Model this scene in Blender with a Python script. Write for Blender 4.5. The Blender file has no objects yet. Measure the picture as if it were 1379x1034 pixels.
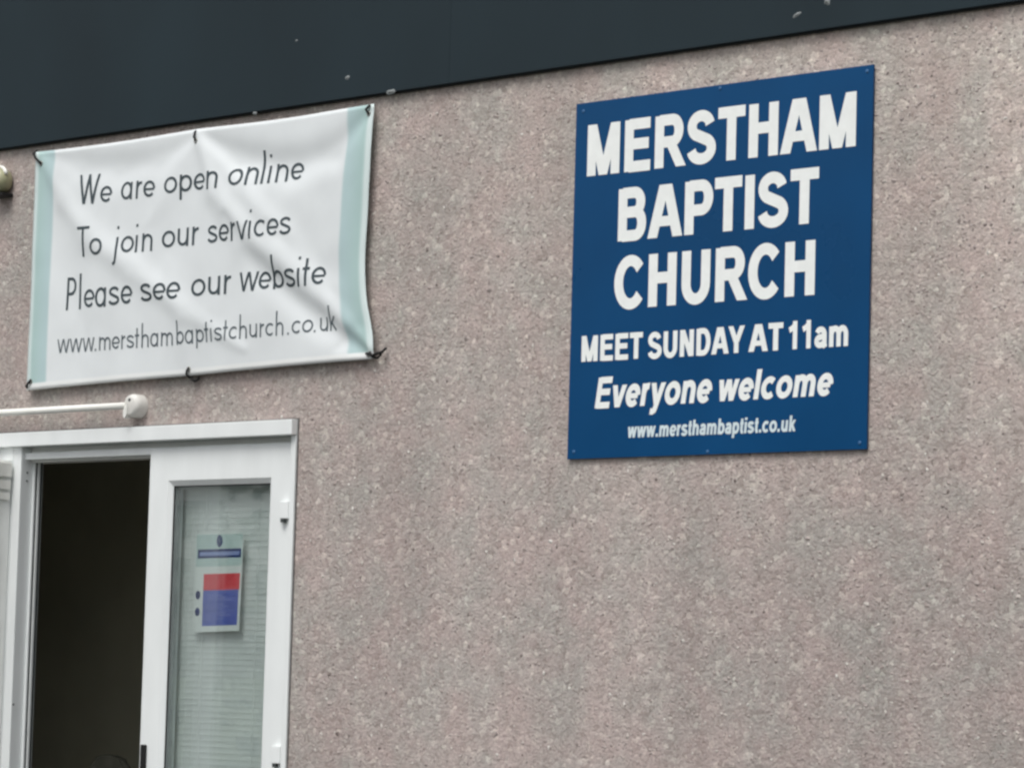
import bpy, bmesh, math, random
from mathutils import Vector, Matrix, noise
random.seed(7)
rad = math.radians
SC = bpy.context.scene
COL = SC.collection

# ------------------------------------------------------------------ camera
CAM = Vector((9.4, -8.5, 1.45))
YAW, PIT, ROL = rad(44.0874), rad(4.9736), rad(1.592)
FPX = 4500.0                                  # focal length in pixels of the 1379 px wide photograph
fw = Vector((-math.sin(YAW) * math.cos(PIT), math.cos(YAW) * math.cos(PIT), math.sin(PIT)))
r0 = Vector((math.cos(YAW), math.sin(YAW), 0)); u0 = r0.cross(fw)
rt = r0 * math.cos(ROL) + u0 * math.sin(ROL); up = -r0 * math.sin(ROL) + u0 * math.cos(ROL)
cd = bpy.data.cameras.new('camera'); co = bpy.data.objects.new('camera', cd); COL.objects.link(co)
co.matrix_world = Matrix(((rt.x, up.x, -fw.x, CAM.x), (rt.y, up.y, -fw.y, CAM.y), (rt.z, up.z, -fw.z, CAM.z), (0, 0, 0, 1)))
cd.sensor_width = 36; cd.lens = FPX / 1379 * 36; cd.clip_end = 2000; cd.clip_start = 0.1
SC.camera = co

# ------------------------------------------------------------------ sky, sun, exposure (overcast)
SUN_EL, SUN_AZ = rad(60), rad(-9)            # from in front of the wall, a little to the left
world = bpy.data.worlds.new('World'); SC.world = world; world.use_nodes = True
nt = world.node_tree; bg = nt.nodes['Background']; sky = nt.nodes.new('ShaderNodeTexSky')
sky.sky_type = 'NISHITA'; sky.sun_disc = False; sky.sun_elevation = SUN_EL; sky.sun_rotation = math.pi + SUN_AZ
sky.air_density = 1.0; sky.dust_density = 4.0; sky.ozone_density = 1.0
hs = nt.nodes.new('ShaderNodeHueSaturation'); hs.inputs['Saturation'].default_value = 0.28
nt.links.new(sky.outputs[0], hs.inputs['Color']); nt.links.new(hs.outputs[0], bg.inputs[0]); bg.inputs[1].default_value = 0.10
sl = bpy.data.lights.new('sun', 'SUN'); sl.energy = 1.3; sl.angle = rad(30); sl.color = (1.0, 0.982, 0.955)
so = bpy.data.objects.new('sun', sl); COL.objects.link(so)
sdir = Vector((-math.sin(SUN_AZ) * math.cos(SUN_EL), -math.cos(SUN_AZ) * math.cos(SUN_EL), math.sin(SUN_EL)))
so.rotation_euler = sdir.to_track_quat('Z', 'Y').to_euler(); so.location = (0, -20, 20)
SC.view_settings.view_transform = 'Standard'; SC.view_settings.look = 'None'
SC.view_settings.gamma = 1; SC.view_settings.use_curve_mapping = False
SC.view_settings.exposure = 0.52
SC.render.engine = 'CYCLES'
SC.cycles.pixel_filter_type = 'BLACKMAN_HARRIS'; SC.cycles.filter_width = 2.6
SC.cycles.max_bounces = 10; SC.cycles.transparent_max_bounces = 16
try: SC.cycles.use_denoising = True
except Exception: pass

# ------------------------------------------------------------------ helpers
def W(px, py, y=0.0):
    """place measured in the photograph -> where that sight line meets the plane y (metres)"""
    d = fw + rt * ((px - 689.5) / FPX) - up * ((py - 517.0) / FPX)
    t = (y - CAM.y) / d.y
    p = CAM + d * t
    return Vector((p.x, y, p.z))

def lin(c):
    return tuple(((v / 255) / 12.92 if v / 255 <= 0.04045 else ((v / 255 + 0.055) / 1.055) ** 2.4) for v in c) + (1.0,)

def mat(name, color, rough=0.5, spec=0.5, metal=0.0, var=0.0, vscale=8.0, bump=0.0, bscale=60.0, streak=None):
    m = bpy.data.materials.new(name); m.use_nodes = True
    n = m.node_tree; b = n.nodes['Principled BSDF']
    b.inputs['Base Color'].default_value = color if len(color) == 4 else color + (1,)
    b.inputs['Roughness'].default_value = rough; b.inputs['Metallic'].default_value = metal
    b.inputs['Specular IOR Level'].default_value = spec
    tc = n.nodes.new('ShaderNodeTexCoord')
    if var > 0:
        no = n.nodes.new('ShaderNodeTexNoise'); no.inputs['Scale'].default_value = vscale; no.inputs['Detail'].default_value = 6
        mp = n.nodes.new('ShaderNodeMapping'); n.links.new(tc.outputs['Object'], mp.inputs[0])
        if streak: mp.inputs['Scale'].default_value = streak
        n.links.new(mp.outputs[0], no.inputs['Vector'])
        rm = n.nodes.new('ShaderNodeMapRange'); rm.inputs[1].default_value = 0.3; rm.inputs[2].default_value = 0.7
        rm.inputs[3].default_value = 1 - var; rm.inputs[4].default_value = 1 + var
        n.links.new(no.outputs[0], rm.inputs[0])
        mx = n.nodes.new('ShaderNodeVectorMath'); mx.operation = 'SCALE'
        mx.inputs[0].default_value = b.inputs['Base Color'].default_value[:3]
        n.links.new(rm.outputs[0], mx.inputs['Scale']); n.links.new(mx.outputs[0], b.inputs['Base Color'])
        rr = n.nodes.new('ShaderNodeMapRange'); rr.inputs[3].default_value = max(0.02, rough - 0.1); rr.inputs[4].default_value = rough + 0.1
        n.links.new(no.outputs[0], rr.inputs[0]); n.links.new(rr.outputs[0], b.inputs['Roughness'])
    if bump > 0:
        nb = n.nodes.new('ShaderNodeTexNoise'); nb.inputs['Scale'].default_value = bscale; nb.inputs['Detail'].default_value = 4
        n.links.new(tc.outputs['Object'], nb.inputs['Vector'])
        bp = n.nodes.new('ShaderNodeBump'); bp.inputs['Strength'].default_value = 0.4; bp.inputs['Distance'].default_value = bump
        n.links.new(nb.outputs[0], bp.inputs['Height']); n.links.new(bp.outputs[0], b.inputs['Normal'])
    return m

def link(name, me, m=None, parent=None, smooth=False):
    o = bpy.data.objects.new(name, me); COL.objects.link(o)
    if m and not me.materials: me.materials.append(m)
    if parent: o.parent = parent
    if smooth:
        for p in me.polygons: p.use_smooth = True
    return o

def thing(name, label, cat, loc=(0, 0, 0), group=None):
    o = bpy.data.objects.new(name, None); COL.objects.link(o); o.location = loc
    o.empty_display_size = 0.1
    o['label'] = label; o['category'] = cat
    if group: o['group'] = group
    return o

def from_bm(name, bm, m=None, parent=None, smooth=False, world=True):
    """mesh made in world coordinates; re-based on the parent's origin"""
    off = Vector((0, 0, 0)); p = parent
    while p: off += p.location; p = p.parent
    if world and off.length > 0: bmesh.ops.translate(bm, verts=bm.verts, vec=-off)
    bmesh.ops.recalc_face_normals(bm, faces=bm.faces)
    me = bpy.data.meshes.new(name); bm.to_mesh(me); bm.free()
    return link(name, me, m, parent, smooth)

def box(bm, x0, x1, y0, y1, z0, z1, bev=0.0):
    vs = [bm.verts.new((x, y, z)) for z in (z0, z1) for y in (y0, y1) for x in (x0, x1)]
    fs = [(0, 1, 3, 2), (4, 6, 7, 5), (0, 4, 5, 1), (2, 3, 7, 6), (0, 2, 6, 4), (1, 5, 7, 3)]
    fc = [bm.faces.new([vs[i] for i in f]) for f in fs]
    if bev > 0:
        ed = list({e for f in fc for e in f.edges})
        bmesh.ops.bevel(bm, geom=ed, offset=bev, segments=2, affect='EDGES', profile=0.7)

def tube(bm, pts, r, n=10, cap=True):
    rings = []
    for i, p in enumerate(pts):
        p = Vector(p)
        t = (Vector(pts[min(i + 1, len(pts) - 1)]) - Vector(pts[max(i - 1, 0)])).normalized()
        a = t.cross(Vector((0, 0, 1)));  a = a if a.length > 0.1 else t.cross(Vector((1, 0, 0)))
        a.normalize(); b = t.cross(a)
        rr = r[i] if isinstance(r, (list, tuple)) else r
        rings.append([bm.verts.new(p + (a * math.cos(k * 2 * math.pi / n) + b * math.sin(k * 2 * math.pi / n)) * rr) for k in range(n)])
    for A, B in zip(rings, rings[1:]):
        for k in range(n): bm.faces.new((A[k], A[(k + 1) % n], B[(k + 1) % n], B[k]))
    if cap: bm.faces.new(rings[0][::-1]); bm.faces.new(rings[-1])

def lathe_y(bm, cx, cz, prof, n=28):
    """prof = (radius, y) turned about an axis that stands out from the wall"""
    rings = [[bm.verts.new((cx + r * math.cos(k * 2 * math.pi / n), y, cz + r * math.sin(k * 2 * math.pi / n))) for k in range(n)] for r, y in prof]
    for A, B in zip(rings, rings[1:]):
        for k in range(n): bm.faces.new((A[k], A[(k + 1) % n], B[(k + 1) % n], B[k]))
    bm.faces.new(rings[-1])

def ring(bm, x0, x1, z0, z1, prof):
    """mitred rectangular frame; prof = (inset, y) from the outer edge inwards, closed loop"""
    loops = [[bm.verts.new(p) for p in ((x0 + i, y, z0 + i), (x1 - i, y, z0 + i), (x1 - i, y, z1 - i), (x0 + i, y, z1 - i))] for i, y in prof]
    for a in range(len(loops)):
        A, B = loops[a], loops[(a + 1) % len(loops)]
        for k in range(4): bm.faces.new((A[k], A[(k + 1) % 4], B[(k + 1) % 4], B[k]))

# ------------------------------------------------------------------ key places on the wall
ZF = W(689, 106).z                            # underside of the fascia: read off three places
ZF = (W(0, 205).z + W(1379, 6).z + W(527, 127).z) / 3
DT = W(402, 565)                              # top right corner of the door frame
J1, J2 = W(779, 120).x, W(1177, 60).x         # joints between the wall panels
PW = J2 - J1
print('ZF', ZF, 'door', DT, 'panel', PW, J1, J2)

# ------------------------------------------------------------------ wall material: exposed aggregate
def aggregate():
    m = bpy.data.materials.new('exposed_aggregate'); m.use_nodes = True
    n = m.node_tree; L = n.links; b = n.nodes['Principled BSDF']
    b.inputs['Roughness'].default_value = 0.85; b.inputs['Specular IOR Level'].default_value = 0.25
    geo = n.nodes.new('ShaderNodeNewGeometry')
    def N(scale, detail=3, rough=0.5, sc=None, off=(0, 0, 0)):
        t = n.nodes.new('ShaderNodeTexNoise'); t.inputs['Scale'].default_value = scale
        t.inputs['Detail'].default_value = detail; t.inputs['Roughness'].default_value = rough
        mp = n.nodes.new('ShaderNodeMapping'); mp.inputs['Location'].default_value = off
        if sc: mp.inputs['Scale'].default_value = sc
        L.new(geo.outputs['Position'], mp.inputs[0]); L.new(mp.outputs[0], t.inputs['Vector'])
        return t.outputs[0]
    def ramp(src, stops, interp='LINEAR'):
        r = n.nodes.new('ShaderNodeValToRGB'); r.color_ramp.interpolation = interp
        e = r.color_ramp.elements
        while len(e) < len(stops): e.new(0.5)
        for el, (p, c) in zip(e, stops): el.position = p; el.color = c if len(c) == 4 else c + (1,)
        L.new(src, r.inputs[0]); return r.outputs[0]
    def mix(f, a, c, mode='MIX'):
        x = n.nodes.new('ShaderNodeMix'); x.data_type = 'RGBA'; x.blend_type = mode
        for s, v in ((x.inputs[0], f), (x.inputs[6], a), (x.inputs[7], c)):
            if isinstance(v, (int, float)): s.default_value = v
            elif isinstance(v, tuple): s.default_value = v if len(v) == 4 else v + (1,)
            else: L.new(v, s)
        return x.outputs[2]
    # warp so stones are angular and uneven
    nz = n.nodes.new('ShaderNodeTexNoise'); nz.inputs['Scale'].default_value = 55; nz.inputs['Detail'].default_value = 2
    L.new(geo.outputs['Position'], nz.inputs['Vector'])
    sc = n.nodes.new('ShaderNodeVectorMath'); sc.operation = 'SCALE'; sc.inputs['Scale'].default_value = 0.018
    L.new(nz.outputs['Color'], sc.inputs[0])
    ad = n.nodes.new('ShaderNodeVectorMath'); ad.operation = 'ADD'
    L.new(geo.outputs['Position'], ad.inputs[0]); L.new(sc.outputs[0], ad.inputs[1])
    def vor(scale):
        v = n.nodes.new('ShaderNodeTexVoronoi'); v.inputs['Scale'].default_value = scale
        v.inputs['Randomness'].default_value = 1.0; L.new(ad.outputs[0], v.inputs['Vector'])
        sp = n.nodes.new('ShaderNodeSeparateColor'); L.new(v.outputs['Color'], sp.inputs[0])
        return v.outputs['Distance'], sp.outputs[0], sp.outputs[1]
    d1, c1, h1 = vor(54); d2, c2, h2 = vor(112)
    A = lambda r, g, b_: (r, g, b_)
    stones = ramp(c1, [(0.0, A(.28, .24, .225)), (0.09, A(.36, .317, .30)), (0.35, A(.395, .350, .337)), (0.65, A(.43, .385, .372)), (0.88, A(.47, .43, .412)), (0.965, A(.60, .56, .52)), (1.0, A(.66, .63, .59))])
    fine = ramp(c2, [(0.0, A(.32, .28, .268)), (0.15, A(.38, .337, .322)), (0.7, A(.42, .375, .36)), (0.93, A(.47, .43, .412)), (1.0, A(.58, .54, .50))])
    col = mix(0.42, stones, fine)
    fleck = ramp(N(95, 3, 0.6, (1.0, 1.0, 0.8)), [(0.27, A(.66, .65, .645)), (0.40, A(.97, .97, .97)), (0.58, A(1.03, 1.03, 1.02)), (0.75, A(1.30, 1.29, 1.27))])
    col = mix(1.0, col, fleck, 'MULTIPLY')
    pink = ramp(N(4.5, 4), [(0.38, A(.985, 1.03, 1.02)), (0.62, A(1.07, 1.015, 1.015))])
    col = mix(1.0, col, pink, 'MULTIPLY')
    pink2 = ramp(N(16, 4), [(0.36, A(.955, .96, .95)), (0.64, A(1.05, 1.035, 1.035))])
    col = mix(1.0, col, pink2, 'MULTIPLY')
    # weathering: tall faint rain streaks and grimy patches; paler towards the top right
    st = ramp(N(1.0, 5, 0.6, (1.9, 1, 0.35)), [(0.35, A(.86, .865, .86)), (0.62, A(1.05, 1.045, 1.04))])
    col = mix(1.0, col, st, 'MULTIPLY')
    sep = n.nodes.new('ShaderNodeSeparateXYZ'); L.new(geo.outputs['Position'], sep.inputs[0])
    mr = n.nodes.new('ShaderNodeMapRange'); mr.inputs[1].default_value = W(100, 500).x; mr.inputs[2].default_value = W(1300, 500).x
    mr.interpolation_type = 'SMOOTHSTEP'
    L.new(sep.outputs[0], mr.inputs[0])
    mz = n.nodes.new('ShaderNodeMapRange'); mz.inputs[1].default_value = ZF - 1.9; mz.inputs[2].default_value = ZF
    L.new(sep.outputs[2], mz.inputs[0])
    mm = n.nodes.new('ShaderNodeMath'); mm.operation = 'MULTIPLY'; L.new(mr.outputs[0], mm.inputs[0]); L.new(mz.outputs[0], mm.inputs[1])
    tone_grad = ramp(mm.outputs[0], [(0.0, A(1.03, 1.02, 1.01)), (1.0, A(1.31, 1.295, 1.255))])
    col = mix(1.0, col, tone_grad, 'MULTIPLY')
    pit = ramp(d1, [(0.0, A(1, 1, 1)), (0.62, A(1, 1, 1)), (0.95, A(.86, .85, .84))])
    col = mix(0.5, col, pit, 'MULTIPLY')
    L.new(col, b.inputs['Base Color'])
    # relief
    hh = n.nodes.new('ShaderNodeMath'); hh.operation = 'SUBTRACT'; L.new(h1, hh.inputs[0]); L.new(d1, hh.inputs[1])
    bp = n.nodes.new('ShaderNodeBump'); bp.inputs['Strength'].default_value = 0.9; bp.inputs['Distance'].default_value = 0.0016
    L.new(hh.outputs[0], bp.inputs['Height'])
    h3 = n.nodes.new('ShaderNodeMath'); h3.operation = 'SUBTRACT'; L.new(h2, h3.inputs[0]); L.new(d2, h3.inputs[1])
    b2 = n.nodes.new('ShaderNodeBump'); b2.inputs['Strength'].default_value = 0.8; b2.inputs['Distance'].default_value = 0.0009
    L.new(h3.outputs[0], b2.inputs['Height']); L.new(bp.outputs[0], b2.inputs['Normal']); 
    b3 = n.nodes.new('ShaderNodeBump'); b3.inputs['Strength'].default_value = 0.8; b3.inputs['Distance'].default_value = 0.006
    L.new(N(85, 3, 0.6, None, (7, 3, 1)), b3.inputs['Height']); L.new(b2.outputs[0], b3.inputs['Normal']); L.new(b3.outputs[0], b.inputs['Normal'])
    return m
M_WALL = aggregate()

def chip_mat():
    m = bpy.data.materials.new('loose_chippings'); m.use_nodes = True
    n = m.node_tree; b = n.nodes['Principled BSDF']; b.inputs['Roughness'].default_value = 0.8; b.inputs['Specular IOR Level'].default_value = 0.3
    a = n.nodes.new('ShaderNodeAttribute'); a.attribute_name = 'tone'
    r = n.nodes.new('ShaderNodeValToRGB'); e = r.color_ramp.elements
    st = [(0, (.20, .165, .15, 1)), (.08, (.30, .26, .245, 1)), (.30, (.37, .315, .295, 1)), (.75, (.43, .375, .35, 1)), (.9, (.56, .52, .48, 1)), (1, (.68, .66, .62, 1))]
    while len(e) < len(st): e.new(.5)
    for el, (p, c) in zip(e, st): el.position = p; el.color = c
    n.links.new(a.outputs['Fac'], r.inputs[0]); n.links.new(r.outputs[0], b.inputs['Base Color'])
    return m
M_CHIP = chip_mat()

M_FASCIA = mat('slate_blue_fascia_paint', (.0125, .0245, .0315), 0.62, 0.3, var=0.16, vscale=1.6, bump=0.0008, bscale=9, streak=(1, 1, .5))
M_FASC_EDGE = mat('fascia_capping_shadow_gap', (.007, .010, .011), 0.6, 0.3, var=0.2, vscale=12)  # near-black: capping, and the painted shadow line under the fascia
M_UPVC = mat('white_upvc', (.82, .85, .845), 0.32, 0.45, var=0.035, vscale=5, streak=(2, 1, .6))
M_UPVC2 = mat('aged_white_upvc', (.82, .835, .81), 0.42, 0.4, var=0.06, vscale=9)
M_RAIL = mat('white_gloss_rail', (.84, .84, .79), 0.35, 0.5, var=0.04, vscale=15)
M_BOSS = mat('cream_plastic', (.70, .69, .65), 0.45, 0.4, var=0.1, vscale=25)
M_BLACK = mat('black_rubber', (.012, .012, .012), 0.6, 0.3, var=0.2, vscale=30)
M_SEAL = mat('grey_gasket', (.06, .07, .07), 0.6, 0.3, var=0.2, vscale=30)
M_ALU = mat('aluminium_spacer', (.40, .43, .43), 0.4, 0.5, metal=0.3, var=0.1, vscale=20)
M_SIGN = mat('blue_enamel', lin((0, 66, 112)), 0.30, 0.25, var=0.10, vscale=2.2)
M_SIGN_EDGE = mat('sign_edge', lin((24, 58, 100)), 0.5, 0.4, var=0.1)
M_LET = mat('white_vinyl_lettering', (.88, .905, .885), 0.42, 0.35, var=0.03, vscale=30)
M_LET2 = mat('pale_blue_vinyl_lettering', (.66, .76, .79), 0.45, 0.35, var=0.05, vscale=30)
M_INK = mat('charcoal_print', (.060, .080, .090), 0.45, 0.3, var=0.12, vscale=14)
M_INK2 = mat('grey_print', (.105, .13, .145), 0.45, 0.3, var=0.15, vscale=14)
M_CONC = mat('joint_mastic', (.26, .235, .22), 0.85, 0.2, var=0.15, vscale=20)
M_PAVE = mat('tarmac', (.09, .09, .088), 0.9, 0.25, var=0.25, vscale=3, bump=0.003, bscale=120)
M_IN = mat('dim_interior_paint', (.55, .53, .42), 0.85, 0.2, var=0.15, vscale=1.3)
M_INF = mat('brown_carpet', (.22, .19, .13), 0.95, 0.1, var=0.2, vscale=8)
M_ROOF = mat('roof_felt', (.10, .10, .10), 0.95, 0.2, var=0.2, vscale=4)
M_CHAIR = mat('dark_chair_fabric', (.10, .098, .08), 1.0, 0.0, var=0.2, vscale=12)
M_BLIND = mat('pale_blind', (.76, .79, .775), 0.55, 0.35, var=0.05, vscale=5)
M_SPLAT = mat('flaking_white_residue', (.24, .26, .26), 0.8, 0.2, var=0.25, vscale=60)

# ------------------------------------------------------------------ the ground
bm = bmesh.new(); s = 400
bm.faces.new([bm.verts.new(p) for p in ((-s, -s, -0.03), (s, -s, -0.03), (s, s, -0.03), (-s, s, -0.03))])
g = from_bm('ground', bm, mat('grassland', (.07, .085, .045), 0.95, 0.1, var=0.3, vscale=0.6)); g['kind'] = 'structure'
bm = bmesh.new(); box(bm, -16, 16, -14, 0.0, -0.028, 0.0)
g = from_bm('forecourt', bm, M_PAVE); g['kind'] = 'structure'

random.seed(21)  # unseen hedge, added so the door glass mirrors something dark
vs = []; fs = []
for k in range(16000):
    x = random.uniform(-60, 6); base = -26 + 1.5 * math.sin(x * .31)
    top = 6.2 + 1.6 * noise.noise(Vector((x * .22, 1, 0))) + .8 * noise.noise(Vector((x * .9, 5, 0)))
    zc_ = random.uniform(.0, 1) ** .8 * top; dep = (1 - (zc_ / top) ** 3) * 1.6 + .3
    y = base + random.uniform(-1, 1) * dep; r_ = random.uniform(.10, .24)
    a = Vector((random.gauss(0, 1), random.gauss(0, 1), random.gauss(0, 1))).normalized(); b = a.orthogonal().normalized(); c = a.cross(b)
    p = Vector((x, y, max(zc_, .2))); i = len(vs)
    vs += [tuple(p + b * r_), tuple(p + c * r_ * .6), tuple(p - b * r_), tuple(p - c * r_ * .6)]; fs.append((i, i + 1, i + 2, i + 3))
me = bpy.data.meshes.new('hedge'); me.from_pydata(vs, [], fs)
hg = link('hedge', me, mat('hedge_foliage', (.045, .07, .03), .6, .3, var=.5, vscale=1.5))
hg['kind'] = 'stuff'; hg['label'] = 'tall evergreen hedge across the forecourt, unseen, added to darken the reflection in the door glass'; hg['category'] = 'hedge'

# ------------------------------------------------------------------ the building
B = thing('church_hall', 'single storey church hall with pinkish pebbled wall panels and dark slate blue fascia', 'building', (J1, 0, 0))
DX1 = DT.x; DX0 = DX1 - 2 * PW; DZ = DT.z       # door frame outside
XR = J1 + 5 * PW; XL = J1 - 6 * PW
random.seed(3)
def chips(parent, x0, x1, z0, z1, dens, yy=0.0):
    vs = []; fs = []; tn = []
    cnt = int((x1 - x0) * (z1 - z0) * dens)
    for _ in range(cnt):
        x = random.uniform(x0 + .006, x1 - .006); z = random.uniform(z0 + .006, z1 - .006)
        r = random.uniform(.0035, .0088); t = random.random()
        if random.random() < .05: r *= 1.4
        if random.random() < .5: t = min(1, max(0, random.gauss(.55, .12)))
        a0 = random.uniform(0, 6.28); n = 5; base = len(vs); ex = random.uniform(.6, 1.3)
        c = Vector((x, 0, z))
        for k in range(n):
            a = a0 + k * 2 * math.pi / n + random.uniform(-.3, .3); rr = r * random.uniform(.75, 1.2)
            vs.append((x + rr * math.cos(a) * ex, yy + 0.0008, z + rr * math.sin(a) / ex))
        dx, dz = random.uniform(-.4, .4) * r, random.uniform(-.4, .4) * r
        vs.append((x + dx, yy - r * random.uniform(.22, .45), z + dz))
        vs.append((x + dx + r * .5, yy - r * random.uniform(.15, .35), z + dz + r * random.uniform(-.4, .4)))
        for k in range(n):
            tip = base + n if math.cos(a0 + (k + .5) * 2 * math.pi / n) < 0 else base + n + 1
            fs.append((base + k, base + (k + 1) % n, tip)); tn.append(t)
        # ridge between the two tips
        for k in range(n):
            k2 = (k + 1) % n
            sa = math.cos(a0 + (k + .5) * 2 * math.pi / n) < 0; sb = math.cos(a0 + (k2 + .5) * 2 * math.pi / n) < 0
            if sa != sb: fs.append((base + k2, base + n, base + n + 1)); tn.append(t)
    off = Vector((0, 0, 0)); p = parent
    while p: off += p.location; p = p.parent
    vs = [tuple(Vector(v) - off) for v in vs]
    me = bpy.data.meshes.new('pebbles'); me.from_pydata(vs, [], fs)
    at = me.attributes.new('tone', 'FLOAT', 'FACE'); at.data.foreach_set('value', tn)
    o = link('pebble_dash', me, M_CHIP, parent); o['kind'] = 'stuff'
    return o
def wall_panel(x0, x1, z0, z1, dens=0):
    bm = bmesh.new(); box(bm, x0 + .0005, x1 - .0005, 0, 0.12, z0, z1)
    o = from_bm('wall_panel', bm, M_WALL, B)
    if dens: chips(o, x0, x1, z0, z1, dens)
    return o
edges = sorted([J1 + k * PW for k in range(-6, 6)])
for a, b in zip(edges, edges[1:]):
    vis = b > W(-60, 500).x and a < W(1440, 500).x
    zlo = 0.0
    if a < DX1 - .02 and b > DX0 + .02:        # above the door only
        zt = DZ
        aa, bb = max(a, DX0), min(b, DX1)
        if a < DX0: wall_panel(a, DX0, 0, ZF + .02, 0)
        wall_panel(aa, bb, zt, ZF + .02, 1300 if vis else 0)
        if b > DX1: wall_panel(DX1, b, 0, ZF + .02, 1300)
    else:
        wall_panel(a, b, 0, ZF + .02, 1300 if vis else 0)
# core behind the joints, side and back walls, ceiling, floor, roof
bm = bmesh.new()
box(bm, XL, DX0 - .004, .121, .25, 0, ZF); box(bm, DX1 + .004, XR, .121, .25, 0, ZF); box(bm, DX0 - .004, DX1 + .004, .121, .25, DZ + .004, ZF)
from_bm('inner_wall', bm, M_IN, B)
bm = bmesh.new(); box(bm, XL, XL + .15, .251, 9, 0, ZF); from_bm('side_wall', bm, M_WALL, B)
bm = bmesh.new(); box(bm, XR - .15, XR, .251, 9, 0, ZF); from_bm('side_wall', bm, M_WALL, B)
bm = bmesh.new(); box(bm, XL, XR, 9.001, 9.15, 0, ZF); from_bm('back_wall', bm, M_WALL, B)
bm = bmesh.new(); box(bm, XL + .151, XR - .151, .252, 8.999, 0.002, .02); from_bm('floor', bm, M_INF, B)
bm = bmesh.new(); box(bm, DX0 - 4, DX0 + 5, 1.9, 2.0, .021, ZF - .02); from_bm('partition', bm, M_IN, B)
bm = bmesh.new(); box(bm, XL - .1, XR + .1, .05, 9.2, ZF + .021, ZF + .95); from_bm('roof', bm, M_ROOF, B)
# fascia: boards butted end to end, near-black strip painted as the shadow gap along the bottom edge, capping on top
FY = -0.028
bm = bmesh.new()
FJ = [XL - .1] + [W(605, 90, FY).x + k * 3.0 for k in (-2, -1, 0, 1, 2)] + [XR + .1]
FJ = [v for v in FJ if XL - .11 < v < XR + .11]
box(bm, FJ[0], FJ[1] - .0003, FY, 0.049, ZF + .006, ZF + 1.0, 0.0015)
FA = from_bm('fascia', bm, M_FASCIA, B)
for a, b in zip(FJ[1:], FJ[2:]):
    bm = bmesh.new(); box(bm, a + .0003, b - .0003, FY, 0.049, ZF + .006, ZF + 1.0, 0.0015); from_bm('fascia', bm, M_FASCIA, B)
bm = bmesh.new(); box(bm, XL - .1, XR + .1, FY + .012, -0.001, ZF, ZF + .0055); from_bm('shadow_gap_strip', bm, M_FASC_EDGE, FA)
bm = bmesh.new(); box(bm, XL - .12, XR + .12, FY - .03, .06, ZF + 1.001, ZF + 1.04, .004); from_bm('capping', bm, M_FASC_EDGE, FA)
# flecks of bird lime and flaked paint on the fascia
def splat(px, py, rx, rz, seed, y=FY, m=M_SPLAT, parent=None, name='white_fleck', rot=0.0):
    random.seed(seed); c = W(px, py, y); bm = bmesh.new()
    n = 9; ringv = []
    for k in range(n):
        a = k * 2 * math.pi / n; q = random.uniform(.7, 1.25)
        dx, dz = rx * q * math.cos(a), rz * q * math.sin(a)
        ringv.append(bm.verts.new((c.x + dx * math.cos(rot) - dz * math.sin(rot), y + .0006, c.z + dx * math.sin(rot) + dz * math.cos(rot))))
    t = bm.verts.new((c.x, y - min(rx, rz) * .6, c.z + rz * .1))
    for k in range(n): bm.faces.new((ringv[k], ringv[(k + 1) % n], t))
    return from_bm(name, bm, m, parent or FA)
splat(468, 105, .016, .008, 1); splat(526, 124, .022, .012, 2); splat(343, 153, .015, .007, 3)
splat(1073, 20, .026, .007, 4, rot=.35); splat(1114, 3, .012, .014, 5); splat(399, 55, .008, .005, 6)

# ------------------------------------------------------------------ french door
FH = -0.034
FF, LF = -0.010, 0.004                         # frame front, leaf front (y)
TW = 0.058
zt = DZ
# outer frame: head, right jamb, left part
bm = bmesh.new(); box(bm, DX0, DX1, FH, 0.05, zt - TW, zt, .004)
DF = from_bm('door_frame', bm, M_UPVC, B)
XJ = W(385, 800, FF).x                         # inner edge of right jamb
XO = W(24, 800, 0).x                           # visible edge of the left jamb (opening starts behind)
bm = bmesh.new(); box(bm, XJ, DX1, FF, 0.05, 0.02, zt - TW - .0005, .004); from_bm('jamb', bm, M_UPVC, DF)
bm = bmesh.new(); box(bm, XO - .055, XO, FF, 0.05, 0.02, zt - TW - .0005, .004)
box(bm, XO - .05, XO - .012, 0.0505, 0.115, 0.02, zt - TW - .001)
LJ = from_bm('jamb', bm, M_UPVC, DF)
bm = bmesh.new(); box(bm, XO - .011, XO + .014, .0505, .0585, .021, zt - TW - .03, .002); from_bm('stop_bead', bm, M_UPVC, DF)
bm = bmesh.new(); box(bm, XO - .011, XO + .018, .0675, .078, .021, zt - TW - .03, .002); from_bm('stop_bead', bm, M_UPVC, DF)
bm = bmesh.new(); box(bm, XO - .0119, XO + .012, .059, .067, .022, zt - TW - .03)
box(bm, XO - .011, XO + .016, .0785, .09, .022, zt - TW - .03)
from_bm('gasket', bm, M_SEAL, DF)
# head rebate behind the front band
bm = bmesh.new(); box(bm, XO - .054, XJ + .02, LF + .036, 0.115, zt - TW - .062, zt - TW - .001, .002); from_bm('head_stop', bm, M_UPVC2, DF)
bm = bmesh.new(); box(bm, XO + .001, W(195, 800, LF).x - .001, LF + .004, LF + .034, zt - TW - .052, zt - TW - .024, .003); from_bm('head_stop', bm, M_UPVC, DF)
bm = bmesh.new(); box(bm, DX0, DX1, .0505, .12, zt - TW - .0008, zt - .001); from_bm('head_back', bm, M_UPVC2, DF)
bm = bmesh.new(); box(bm, XJ + .02, DX1, .0505, .12, .02, zt - TW - .0015); from_bm('jamb', bm, M_UPVC2, DF)
bm = bmesh.new(); box(bm, DX0, DX1, FF - .01, .12, 0.0005, .0195); from_bm('threshold', bm, M_ALU, DF)
M_SEALANT = mat('grubby_sealant', (.16, .155, .15), .7, .2, var=.3, vscale=40, bump=.001, bscale=60)
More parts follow.
